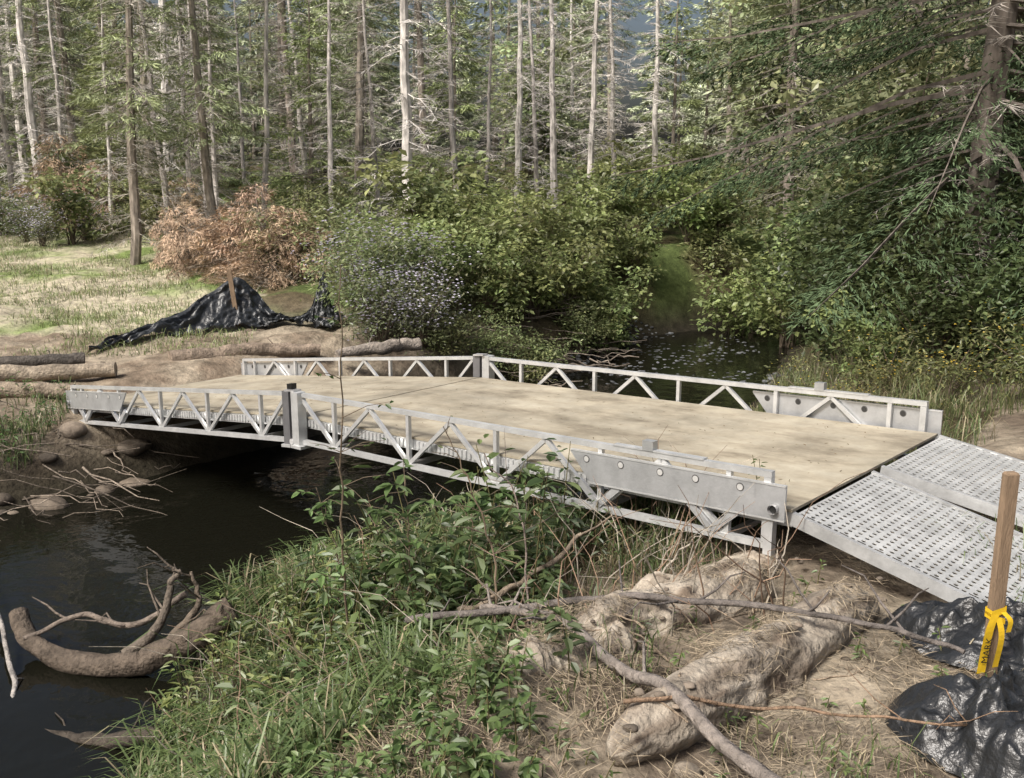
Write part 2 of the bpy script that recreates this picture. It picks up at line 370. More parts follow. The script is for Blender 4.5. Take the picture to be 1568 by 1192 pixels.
# ------------------------------------------------------------ half-buried logs
def ROLL(a,b_,r,k=.55): return ((a[0],a[1],g1(*a)+r*k),(b_[0],b_[1],g1(*b_)+r*k),r)
ROLLS=[ROLL((1.6,5.75),(.30,4.95),.20,.25),ROLL((2.1,5.4),(.45,3.75),.18,.25),ROLL((-.1,4.45),(.7,4.9),.13,.0),ROLL((.75,5.95),(1.75,6.0),.14,.4)]
def roll_z(x,y):
    z=np.full(np.shape(x),-9.)
    for a,b_,r in ROLLS:
        ax,ay,az=a;dx,dy=b_[0]-ax,b_[1]-ay;t=((x-ax)*dx+(y-ay)*dy)/(dx*dx+dy*dy)
        tc_=np.clip(t,0,1);d=np.hypot(x-ax-tc_*dx,y-ay-tc_*dy)
        z=np.where(d<r,np.maximum(z,az+(b_[2]-az)*tc_+np.sqrt(np.maximum(r*r-d*d,0))),z)
    return z
for a,b_,r in ROLLS:
    a=np.array(a);b_=np.array(b_);k=90;t=np.linspace(0,1,k)
    P=a+(b_-a)*t[:,None];P[:,2]+=.03*np.sin(t*9);P[:,:2]+=.03*np.sin(t*11)[:,None]
    rr=r*np.sqrt(np.clip(1-np.abs(2*t-1)**4,0.0,1))*(1+.08*np.sin(t*11+a[0])+.03*np.sin(t*31))
    n=56;ths=np.arange(n)*2*np.pi/n;d=nrm(b_-a);S=nrm(np.cross(d,[0,0,1]));U=np.cross(S,d)
    TT,HH=np.meshgrid(t*8,ths,indexing='ij');cx_,sx_=np.cos(HH),np.sin(HH)
    f=1+.6*fbm(TT*.9+a[0]*3,cx_*1.5+sx_*.8+5,7)+.35*fbm(TT*2.5,cx_*3+sx_*2.3,8)
    V=P[:,None]+(rr[:,None]*f)[...,None]*(S*np.cos(ths)[:,None]+U*np.sin(ths)[:,None])[None]
    i=np.arange(k-1)[:,None]*n;j=np.arange(n)[None];F=np.stack([i+j,i+(j+1)%n,i+n+(j+1)%n,i+n+j],-1).reshape(-1,4)
    colr=mix(np.array([.13,.102,.078]),np.array([.34,.30,.245]),fbm(TT*1.1,cx_*2.5+sx_,5).ravel()*2.8+.6)
    mb=MB();mb.add(V.reshape(-1,3),F,colr);mb.obj('buried_log',[M_burlap],True)

# ------------------------------------------------------------ straw, grass
def surf(x,y): return np.maximum(gz(x,y),roll_z(x,y))
def s1(x,y): return float(surf(x,y)[0])
n=80000;x=R_(-2.2,4.2,n);y=R_(3.0,8.2,n);z,d,isl,ins=gz(x,y,True)
onr=roll_z(x,y)>z
keep=(~ins)&(~isl)&(d>1.0)&(rng.random(n)<np.clip((x+1.2+(5.2-y)*.35)/1.2,0.04,1))&(rng.random(n)<np.where(y>6.2,.35,1))&(vn(x*2.5,y*2.5,4)>np.where(onr,.6,.3))
x,y=x[keep],y[keep];z=surf(x,y);n=len(x)
flow=vn(x*1.2,y*1.2,55)*6.28;az=flow+rng.normal(0,.8,n);Dn=np.c_[np.cos(az),np.sin(az),rng.normal(0,.25,n)]
mb=MB();cc=np.array([.32,.265,.19])*R_(.25,1.2,n)[:,None]
leaves(mb,np.c_[x,y,z+R_(.0,.045,n)],Dn,np.c_[rng.normal(0,.3,n),rng.normal(0,.3,n),np.ones(n)],R_(.04,.18,n),R_(.0025,.006,n),cc)
mb.obj('straw_mulch',[M_straw])

def scatter_grass(name,n,xr,yr,dens,hr,wr,lean,c0,c1,dry=.1):
    x=R_(*xr,n);y=R_(*yr,n);z,d,isl,ins=gz(x,y,True)
    k=(~ins)&dens(x,y,d,isl)
    x,y,z=x[k],y[k],z[k];n=len(x);cl=vn(x*1.7,y*1.7,15)
    H=R_(*hr,n)*(.5+cl);cc=c0+(c1-c0)*rng.random(n)[:,None];dr=rng.random(n)<dry
    cc=np.where(dr[:,None],np.array([.34,.29,.18])*R_(.5,1.1,n)[:,None],cc)*(.7+.6*vn(x*3,y*3,77))[:,None]
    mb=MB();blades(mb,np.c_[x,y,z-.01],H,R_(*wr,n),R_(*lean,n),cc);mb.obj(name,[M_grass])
ga=np.array([.06,.10,.032]);gb=np.array([.145,.19,.07])
def dens1(x,y,d,isl):
    lim=1.9+.9*vn(x*1.2,y*1.2,2)-.9*sm((4.6-y)/1)
    return (~isl)&((d<lim))&(rng.random(len(x))<np.clip(vn(x*2.2,y*2.2,8)*2.8-1.15,0,1))
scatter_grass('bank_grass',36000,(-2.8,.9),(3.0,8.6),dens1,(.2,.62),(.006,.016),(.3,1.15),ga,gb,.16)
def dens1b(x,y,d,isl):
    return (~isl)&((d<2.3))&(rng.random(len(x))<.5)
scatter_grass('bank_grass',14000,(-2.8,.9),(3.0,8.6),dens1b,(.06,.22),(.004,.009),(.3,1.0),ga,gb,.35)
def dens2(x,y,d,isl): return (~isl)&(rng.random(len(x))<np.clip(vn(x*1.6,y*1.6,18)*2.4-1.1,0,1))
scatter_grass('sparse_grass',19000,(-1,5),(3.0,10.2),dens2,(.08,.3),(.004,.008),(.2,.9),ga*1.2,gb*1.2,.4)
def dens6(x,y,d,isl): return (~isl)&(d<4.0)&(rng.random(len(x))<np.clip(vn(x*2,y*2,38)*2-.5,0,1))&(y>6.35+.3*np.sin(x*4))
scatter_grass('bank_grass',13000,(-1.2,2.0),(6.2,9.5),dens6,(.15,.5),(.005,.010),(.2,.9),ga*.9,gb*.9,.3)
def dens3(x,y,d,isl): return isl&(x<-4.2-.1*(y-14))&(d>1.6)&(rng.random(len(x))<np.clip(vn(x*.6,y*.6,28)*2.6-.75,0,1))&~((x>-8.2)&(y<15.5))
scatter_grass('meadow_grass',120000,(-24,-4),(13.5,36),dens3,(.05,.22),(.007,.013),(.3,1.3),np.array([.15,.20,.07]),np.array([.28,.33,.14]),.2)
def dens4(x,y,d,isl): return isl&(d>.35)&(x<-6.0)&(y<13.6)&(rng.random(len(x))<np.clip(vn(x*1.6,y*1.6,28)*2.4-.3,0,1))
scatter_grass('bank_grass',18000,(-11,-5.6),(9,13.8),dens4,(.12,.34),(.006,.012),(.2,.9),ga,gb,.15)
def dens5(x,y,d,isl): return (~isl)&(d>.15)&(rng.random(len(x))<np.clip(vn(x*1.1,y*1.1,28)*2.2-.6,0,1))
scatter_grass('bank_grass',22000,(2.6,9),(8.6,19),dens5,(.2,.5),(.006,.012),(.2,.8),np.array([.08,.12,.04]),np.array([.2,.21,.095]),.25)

# ------------------------------------------------------------ leafy weeds
def weeds(name,pl,c0,c1,leafL,ratio=.38,stemcol=(.12,.11,.05),big=False):
    mb=MB()
    for (x,y,h,nl) in pl:
        z=g1(x,y);az=R_(0,6.28);ln=R_(.05,.4)
        t=np.linspace(0,1,6);P=np.c_[x+np.cos(az)*ln*h*t**1.6,y+np.sin(az)*ln*h*t**1.6,z+h*t]
        tube(mb,P,np.linspace(.006,.002,6)*(.6+h*.6),stemcol,n=4,cap=False)
        tt=R_(.2,1,nl);q=np.stack([np.interp(tt,t,P[:,k]) for k in range(3)],1)
        a2=R_(0,6.28,nl);Dn=np.c_[np.cos(a2),np.sin(a2),R_(-.45,.45,nl)]
        q2=q+Dn*(R_(.0,.14 if big else .12,nl)*h)[:,None]
        L_=leafL*R_(.5,1.25,nl);cc=(c0+(c1-c0)*rng.random(nl)[:,None])*R_(.6,1.2)
        leaves6(mb,q2,Dn,np.c_[rng.normal(0,.25,(nl,2)),np.ones(nl)],L_,L_*ratio,cc,1)
    mb.obj(name,[M_bark,M_leaf])
pl=[(R_(-1.1,.15),R_(6.0,6.9),R_(.6,1.25),20) for _ in range(30)]
weeds('leafy_weeds',pl,np.array([.075,.125,.042]),np.array([.17,.225,.085]),.125,.48,big=True)
pl=[(R_(-1.6,.5),R_(5.9,7.2),R_(.4,1.0),28) for _ in range(36)]
weeds('leafy_weeds',pl,np.array([.06,.10,.036]),np.array([.14,.19,.075]),.105)
pl=[(R_(-2.35,-.7),R_(5.4,7.9),R_(.25,.75),26) for _ in range(85)]
weeds('leafy_weeds',pl,np.array([.09,.135,.04]),np.array([.24,.255,.09]),.09,.32)
pl=[(R_(-1.9,.3),R_(4.4,6.6),R_(.2,.6),18) for _ in range(65)]
weeds('leafy_weeds',pl,np.array([.075,.115,.04]),np.array([.16,.21,.085]),.10,.46)
pl=[(R_(-1.8,.1),R_(3.2,5.5),R_(.10,.28),14) for _ in range(300)]
weeds('ground_cover_plants',pl,np.array([.075,.13,.036]),np.array([.17,.24,.09]),.065,.55)
pl=[(R_(-.2,1.9),R_(6.4,8.3),R_(.2,.6),18) for _ in range(100)]
weeds('leafy_weeds',pl,np.array([.06,.11,.035]),np.array([.14,.19,.075]),.06)
pl=[(R_(-11,-6),R_(11.3,13.5),R_(.15,.4),14) for _ in range(130)]
weeds('leafy_weeds',pl,np.array([.06,.12,.035]),np.array([.14,.21,.07]),.07)
pl=[(R_(-.6,3.2),R_(3.3,5.8),R_(.05,.18),9) for _ in range(110)]
weeds('seedling_plants',pl,np.array([.08,.13,.035]),np.array([.18,.22,.08]),.045)
mb=MB()
for _ in range(280):
    x,y=R_(-2.1,1.6),R_(5.0,7.6);z=g1(x,y);h=R_(.3,1.05);az=R_(0,6.28);l=R_(.2,1.1)
    t=np.linspace(0,1,6);P=np.c_[x+np.cos(az)*l*h*t**1.5,y+np.sin(az)*l*h*t**1.5,z+h*t-.25*h*t**3];P[1:]+=rng.normal(0,.02,(5,3))
    c=np.array([.22,.15,.105]) if rng.random()<.45 else np.array([.31,.275,.225])
    tube(mb,P,np.linspace(.006,.0013,6),c*R_(.6,1.4),n=4,cap=False)
mb.obj('bare_twigs',[M_bark])
def sapling(pts,r,nl,ll,c,nb=14,ratio=.5):
    mb=MB();P=smoothpath(pts,24);P[1:-1]+=rng.normal(0,.006,(22,3));tube(mb,P,np.linspace(r,r*.3,24),(.13,.10,.07),n=6)
    for _ in range(nb):
        i=rng.integers(6,23);az=R_(0,6.28);l=R_(.1,.35);q=P[i]
        B=np.array([q,q+np.array([np.cos(az),np.sin(az),.5])*l*.5,q+np.array([np.cos(az),np.sin(az),.35])*l]);tube(mb,B,[r*.3,r*.25,r*.12],(.14,.11,.08),n=4,cap=False)
        k=nl;tt=R_(.3,1.1,k)[:,None];pp=q+(B[2]-q)*tt;a2=R_(0,6.28,k);l6=ll*R_(.6,1.2,k)
        leaves6(mb,pp,np.c_[np.cos(a2),np.sin(a2),R_(-.5,.3,k)],np.c_[rng.normal(0,.3,(k,2)),np.ones(k)],l6,l6*ratio,np.array(c)*R_(.7,1.3,k)[:,None],1)
    mb.obj('sapling',[M_bark,M_leaf])
sapling([(-1.12,6.2,.75),(-1.14,6.2,1.5),(-1.11,6.22,2.4),(-1.08,6.2,3.35)],.010,3,.06,(.08,.13,.04))
sapling([(-.75,6.1,.8),(-.68,6.1,1.35),(-.70,6.15,1.95)],.009,6,.11,(.10,.165,.055),16)
sapling([(-1.3,6.4,.7),(-1.2,6.4,1.2),(-1.35,6.45,1.8)],.008,5,.10,(.12,.18,.06),14)
sapling([(-.4,6.3,.8),(-.3,6.3,1.3),(-.25,6.35,1.8)],.008,6,.11,(.11,.17,.06),16)
sapling([(-.95,6.5,.7),(-.9,6.5,1.2),(-1.0,6.45,1.75)],.008,5,.10,(.09,.15,.05),14)
sapling([(-.1,5.6,1.0),(-.12,5.9,1.5),(-.28,6.1,1.95),(-.45,6.2,2.3)],.010,1,.04,(.10,.12,.05))

# ------------------------------------------------------------ branches / logs
def branch(name,pts,r0,r1,col,n=30,twigs=6,rough=.06,wob=.01,sides=9,tl=(.15,.5),rest=False):
    mb=MB();P=smoothpath(pts,n);q=rng.normal(0,wob*2.2,(n,3));ker=np.array([.25,.5,.25])
    for _ in range(2): q=np.stack([np.convolve(q[:,c],ker,'same') for c in range(3)],1)
    P=P+q
    if rest:
        sz=surf(P[:,0],P[:,1])+max(r0,r1)*.6;z=np.maximum(P[:,2],sz)
        for _ in range(14): z[1:-1]=np.maximum(sz[1:-1],(z[:-2]+z[1:-1]+z[2:])/3)
        for _ in range(4): z[1:-1]=(z[:-2]+2*z[1:-1]+z[2:])/4
        P[:,2]=z
    tube(mb,P,np.linspace(r0,r1,n),col,n=sides,rough=rough)
    for _ in range(twigs):
        i=rng.integers(2,n-1);az=R_(0,6.28);l=R_(*tl);q=P[i];dz=R_(-.1,.9)
        d=nrm(np.array([np.cos(az),np.sin(az),dz]));B=np.array([q,q+d*l*.4,q+d*l*.7+[0,0,.03],q+d*l+rng.normal(0,.03,3)])
        rr=max(r1,.004)*.7;rr=min(rr,.012);tube(mb,B,[rr,rr*.8,rr*.6,rr*.3],col,n=5)
    return mb.obj(name,[M_log],True)
GR=(.20,.175,.155)
branch('fallen_branch',[(-.2,5.75,1.25),(.12,5.2,1.42),(.42,4.6,1.50),(.72,3.95,1.56),(1.15,3.1,1.65)],.022,.034,GR,n=40,twigs=5,rest=True)
branch('fallen_branch',[(-.66,5.65,1.2),(.2,5.35,1.42),(.8,5.1,1.6),(1.44,4.8,1.66),(1.9,4.6,1.66),(2.2,4.42,1.62)],.024,.012,(.13,.115,.105),n=40,twigs=8,rest=True,wob=.012)
branch('fallen_branch',[(-.35,5.9,1.12),(.1,6.1,1.28),(.5,6.35,1.5)],.024,.014,(.2,.16,.12),twigs=3)
branch('fallen_branch',[(.5,3.9,1.5),(1.2,4.0,1.55),(2.0,3.75,1.62)],.010,.005,(.22,.15,.10),twigs=5,rest=True)
branch('fallen_branch',[(.1,5.4,1.05),(.05,6.1,1.75),(-.2,6.3,2.1)],.008,.004,(.16,.13,.11),twigs=3)
branch('fallen_branch',[(.8,6.0,1.15),(1.05,6.0,1.45),(1.2,5.8,1.72)],.010,.004,(.40,.36,.30),twigs=3)
branch('fallen_branch',[(-1.0,4.7,1.0),(-.6,4.9,1.15),(-.2,4.8,1.3)],.010,.006,(.28,.2,.15),twigs=3,rest=True)
for _ in range(24):
    x,y=R_(-.9,2.2),R_(3.4,6.2);a=R_(0,3.14);l=R_(.25,.8)
    branch('fallen_twig',[(x,y,0),(x+np.cos(a)*l*.5,y+np.sin(a)*l*.5,0),(x+np.cos(a+.4)*l,y+np.sin(a+.4)*l,0)],R_(.004,.009),.003,tuple(np.array([.24,.19,.14])*R_(.6,1.4)),n=12,twigs=2,rest=True,tl=(.06,.2))
branch('driftwood_log',[(-4.15,7.65,.30),(-3.95,7.45,.12),(-3.5,7.25,.05),(-3.0,7.15,.10),(-2.6,7.2,.28),(-2.25,7.3,.5)],.075,.115,(.10,.08,.062),n=60,twigs=0,rough=.12,sides=18,wob=.006)
branch('driftwood_log',[(-3.1,7.2,.15),(-2.85,7.35,.35),(-2.8,7.5,.62),(-2.72,7.55,.72)],.05,.018,(.12,.10,.08),twigs=5,wob=.006)
branch('driftwood_log',[(-2.75,7.25,.25),(-2.55,7.4,.5),(-2.6,7.45,.75)],.04,.012,(.13,.105,.08),twigs=4,wob=.006)
branch('driftwood_log',[(-4.0,7.4,.2),(-3.6,7.6,.3),(-3.1,7.5,.27),(-2.7,7.6,.5)],.02,.03,(.17,.14,.115),twigs=3,wob=.006)
branch('driftwood_log',[(-5.2,8.9,.2),(-4.4,7.8,.16),(-3.9,7.0,.02),(-3.7,6.6,-.12)],.02,.02,(.28,.26,.24),twigs=1,wob=.006)
branch('driftwood_log',[(-3.4,6.4,-.05),(-2.9,6.2,.0),(-2.4,6.1,.15)],.05,.06,(.06,.05,.04),twigs=2,wob=.006)
branch('fallen_log',[(-9.5,13.6,1.0),(-7.6,13.9,1.06),(-5.9,14.3,1.08)],.15,.11,(.28,.235,.18),twigs=2,sides=14)
branch('fallen_log',[(-9.3,13.0,.92),(-7.3,13.25,.98),(-6.1,13.3,.97)],.13,.10,(.25,.205,.155),twigs=0,sides=14)
branch('fallen_log',[(-8.8,14.6,1.1),(-7.6,14.5,1.15),(-6.6,14.9,1.13)],.08,.10,(.09,.08,.07),twigs=2,sides=14)
branch('fallen_log',[(-5.4,15.2,1.03),(-4.3,15.8,1.08),(-3.2,16.1,1.04)],.17,.10,(.22,.175,.135),twigs=2,sides=14,rough=.1)
branch('fallen_log',[(-2.9,15.9,1.0),(-2.2,16.2,1.08),(-1.6,16.5,1.10)],.09,.12,(.25,.22,.19),twigs=3,sides=14,rough=.1)
branch('fallen_log',[(-17,33,2.7),(-13,32,2.5),(-10,31,2.4)],.12,.07,(.4,.36,.3),twigs=8,tl=(.4,1.2))
branch('fallen_log',[(-22,34,4.0),(-19,35,3.2),(-16,35,2.8)],.15,.10,(.45,.4,.34),twigs=6,tl=(.4,1.2))
mb=MB()
for _ in range(56):
    x,y=R_(-7.6,-4.5),R_(10.4,12.8);z=max(g1(x,y),0)+R_(.02,.25);az=R_(-.9,.5);l=R_(.4,1.6);d=np.array([np.cos(az),np.sin(az),R_(-.35,.25)])
    t=np.linspace(-.5,.5,6)[:,None];P=np.array([x,y,z])+d*l*t;P+=rng.normal(0,.03,P.shape);r=R_(.005,.014)
    tube(mb,P,np.linspace(r,r*.4,6),np.array([.24,.20,.16])*R_(.35,1.2),n=5)
mb.obj('stick_debris',[M_log])
mb=MB()
for _ in range(70):
    x,y=R_(-1,2.4),R_(17.8,21);z,d,il,ins=gz(x,y,True)
    if d[0]>1.2 or not il[0]: continue
    z=max(z[0],0)+R_(.05,.45);az=R_(-.7,.7);l=R_(.5,1.6);dd=np.array([np.cos(az),np.sin(az),R_(-.15,.15)])
    t=np.linspace(-.5,.5,6)[:,None];P=np.array([x,y,z])+dd*l*t;P+=rng.normal(0,.03,P.shape);r=R_(.008,.022)
    tube(mb,P,np.linspace(r,r*.4,6),np.array([.33,.28,.23])*R_(.4,1.0),n=5)
mb.obj('stick_debris',[M_log])

# ------------------------------------------------------------ stones
def stone(mb,c,r,col,seed):
    nu,nv=12,8;u=np.linspace(0,2*np.pi,nu,endpoint=False);v=np.linspace(.02,np.pi-.02,nv);U,Vv=np.meshgrid(u,v)
    d=np.stack([np.cos(U)*np.sin(Vv),np.sin(U)*np.sin(Vv),np.cos(Vv)],-1)
    f=1+.7*fbm(d[...,0]*1.4+seed*7,d[...,1]*1.4+d[...,2]*1.1,seed)
    sc=np.array([R_(.8,1.4),R_(.8,1.2),R_(.45,.75)])
    V=d*f[...,None]*r*sc+c;i=np.arange(nv-1)[:,None]*nu;j=np.arange(nu)[None]
    mb.add(V.reshape(-1,3),np.stack([i+j,i+nu+j,i+nu+(j+1)%nu,i+(j+1)%nu],-1).reshape(-1,4),col)
mb=MB()
for k in range(3200):
    x,y=R_(.2,5.6),R_(13.5,24.5)
    if vn(np.array([x*.9]),np.array([y*.9]),61)[0]<.48: continue
    z,d,il,ins=gz(x,y,True)
    if not ins[0] and d[0]>.35: continue
    r=R_(.02,.065);stone(mb,np.array([x,y,max(z[0],-.02)-.008]),r,np.array([.10,.105,.11])*R_(.4,1.5),k)
mb.obj('creek_stones',[M_rock],True)
mb=MB()
for k in range(44):
    x,y=R_(-8.5,-4.8),R_(9.6,12.8);z,d,il,ins=gz(x,y,True)
    if ins[0] and d[0]>.3 or d[0]>.7 or not il[0]: continue
    stone(mb,np.array([x,y,max(z[0],0)-.03]),R_(.05,.2),np.array([.16,.13,.10])*R_(.4,1.2),k+700)
for (x,y,r) in ((1.1,4.3,.10),(.35,4.6,.08),(-.6,4.9,.12),(.75,3.75,.07)): stone(mb,np.array([x,y,g1(x,y)]),r,np.array([.2,.17,.135]),x+3)
for k in range(260):
    x,y=R_(-.5,3.2),R_(3.2,6.2);stone(mb,np.array([x,y,s1(x,y)]),R_(.008,.03),np.array([.17,.14,.11])*R_(.5,1.3),k+900)
mb.obj('bank_stones',[M_rock],True)

# ------------------------------------------------------------ stakes
def stake(x,y,z0,h,w,tape=False,name='survey_stake',tilt=(0,0)):
    root=empty(name);mb=MB();c=np.array([.23,.165,.11])
    V=[];lv=[(-.25,.2),(-.1,1),(h*.5,1),(h-.01,1),(h,.8)]
    for zz,s in lv:
        for a,b_ in((-1,-1),(1,-1),(1,1),(-1,1)): V.append((a*w*s/2,b_*w*s*.35,zz))
    F=[[i*4+k,i*4+(k+1)%4,(i+1)*4+(k+1)%4,(i+1)*4+k] for i in range(len(lv)-1) for k in range(4)]+[[0,3,2,1],[16,17,18,19]]
    mb.add(V,F,c);mb.obj('post',[M_stake],parent=root)
    if tape:
        mb=MB();ye=(.65,.42,.02);e=w/2+.006;f=w*.35+.006
        for zc,hh,sk in((h*.30,.035,.01),(h*.26,.03,-.012)):
            V=[(a*e,b_*f,zc+s*hh/2+sk*a) for s in(-1,1) for a,b_ in((-1,-1),(1,-1),(1,1),(-1,1))]
            mb.add(V,[[k,(k+1)%4,4+(k+1)%4,4+k] for k in range(4)],ye)
        def rib(pts,wd):
            P=smoothpath(pts,12);n=12;S=np.array([1,.15,0])*wd/2;V=np.concatenate([P-S,P+S]);mb.add(V,[[k,k+1,n+k+1,n+k] for k in range(n-1)],ye)
        rib([(-.02,-f-.003,h*.29),(-.055,-f-.02,h*.22),(-.07,-f-.02,h*.10),(-.085,-f-.03,h*.0)],.05)
        rib([(.0,-f-.003,h*.27),(.005,-f-.03,h*.18),(-.005,-f-.02,h*.02)],.035)
        rib([(.02,-f-.003,h*.30),(.05,-f-.02,h*.26),(.045,-f-.02,h*.2)],.03)
        mb.obj('caution_tape',[M_yel],parent=root)
        cu=bpy.data.curves.new('tape_lettering','FONT');cu.body='MARK';cu.size=.05;cu.extrude=.0004
        mk=bpy.data.materials.new('tape_ink');mk.use_nodes=True;mk.node_tree.nodes['Principled BSDF'].inputs['Base Color'].default_value=(.01,.01,.01,1);cu.materials.append(mk)
        o=bpy.data.objects.new('tape_lettering',cu);scene.collection.objects.link(o);o.parent=root;o.location=(-.060,-f-.034,h*.05);o.rotation_euler=(math.radians(90),math.radians(-83),0)
    root.location=(x,y,z0);root.rotation_euler=(tilt[0],tilt[1],.15)
    return root
stake(2.36,4.44,1.53,1.0,.062,True)
stake(-4.95,17.55,g1(-4.95,17.55)-.02,1.05,.08,tilt=(.0,-.1))

# ------------------------------------------------------------ plastic sheeting
def blobtarp(name,cx,cy,rx,ry,h,rot,seed):
    nr,na=80,190;r=np.linspace(0,1,nr);a=np.linspace(0,2*np.pi,na,endpoint=False);Rr,Aa=np.meshgrid(r,a,indexing='ij')
    ol=1+.45*fbm(np.cos(Aa)*1.6+seed,np.sin(Aa)*1.6,seed)*1.6
    lx=Rr*ol*rx*np.cos(Aa);ly=Rr*ol*ry*np.sin(Aa);c,s=math.cos(rot),math.sin(rot)
    x=cx+lx*c-ly*s;y=cy+lx*s+ly*c
    wx=fbm(x*3,y*3,2)*1.6;wy=fbm(x*3+9,y*3,6)*1.6
    cre=1-np.abs(fbm(x*2.6+wx,y*2.6+wy,seed+2,2))*7
    cre2=1-np.abs(fbm(x*7+wx*2,y*7+wy*2,seed+5,2))*7
    z=gz(x,y)+.02+h*(1-Rr**2.2)*(.75+.9*fbm(x*1.8,y*1.8,seed+8))+(.11*np.clip(cre,0,1)+.045*np.clip(cre2,0,1))*(1-Rr**5)
    V=np.stack([x,y,z],-1).reshape(-1,3);i=np.arange(nr-1)[:,None]*na;j=np.arange(na)[None]
    F=np.stack([i+j,i+(j+1)%na,i+na+(j+1)%na,i+na+j],-1).reshape(-1,4)
    mb=MB();mb.add(V,F,(.014,.015,.016));mb.obj(name,[M_plastic],True)
blobtarp('black_plastic_sheet',2.7,4.75,.75,.45,.20,-.6,3)
blobtarp('black_plastic_sheet',2.30,3.85,.50,.55,.30,.6,12)
top=smoothpath([(-6.7,16.2,.02),(-6.1,16.95,.22),(-5.55,17.6,.50),(-5.05,17.9,.78),(-4.7,18.05,.50),(-4.35,18.0,.16),(-3.95,18.0,.10),(-3.62,18.1,.40),(-3.46,18.15,.95),(-3.3,18.0,.4),(-3.05,17.9,.1)],160)
k=160;m=40;u=np.linspace(0,1,m);V=np.empty((k,m,3))
for i in range(k):
    x,y,h=top[i];tt=i/k;spread=.2+.6*math.sin(min(1,tt*2.0)*math.pi)*.6
    px=x+u*(-.15-.25*spread);py=y-u*(.35+1.0*spread)
    g=gz(px,py);zz=g+.02+h*(1-u)**1.05
    V[i]=np.c_[px,py,zz]
ti=np.arange(k)[:,None]/k*14;ui=u[None]*np.ones((k,1));wv=fbm(ti,ui*3,3)*2
fold=1-np.abs(fbm(ti*1.1+ui*2.5+wv,ui*1.3+wv,5,3))*6;fold2=1-np.abs(fbm(ti*3-ui*4+wv,ui*3,8,2))*6
cr_=np.clip(fold,0,1)*.10+np.clip(fold2,0,1)*.05;V[...,2]+=cr_*(.3+ui*.7);V[...,1]-=cr_*.9
mb=MB();i=np.arange(k-1)[:,None]*m;j=np.arange(m-1)[None]
mb.add(V.reshape(-1,3),np.stack([i+j,i+j+1,i+m+j+1,i+m+j],-1).reshape(-1,4),(.02,.022,.024));mb.obj('silt_fence',[M_plastic],True)

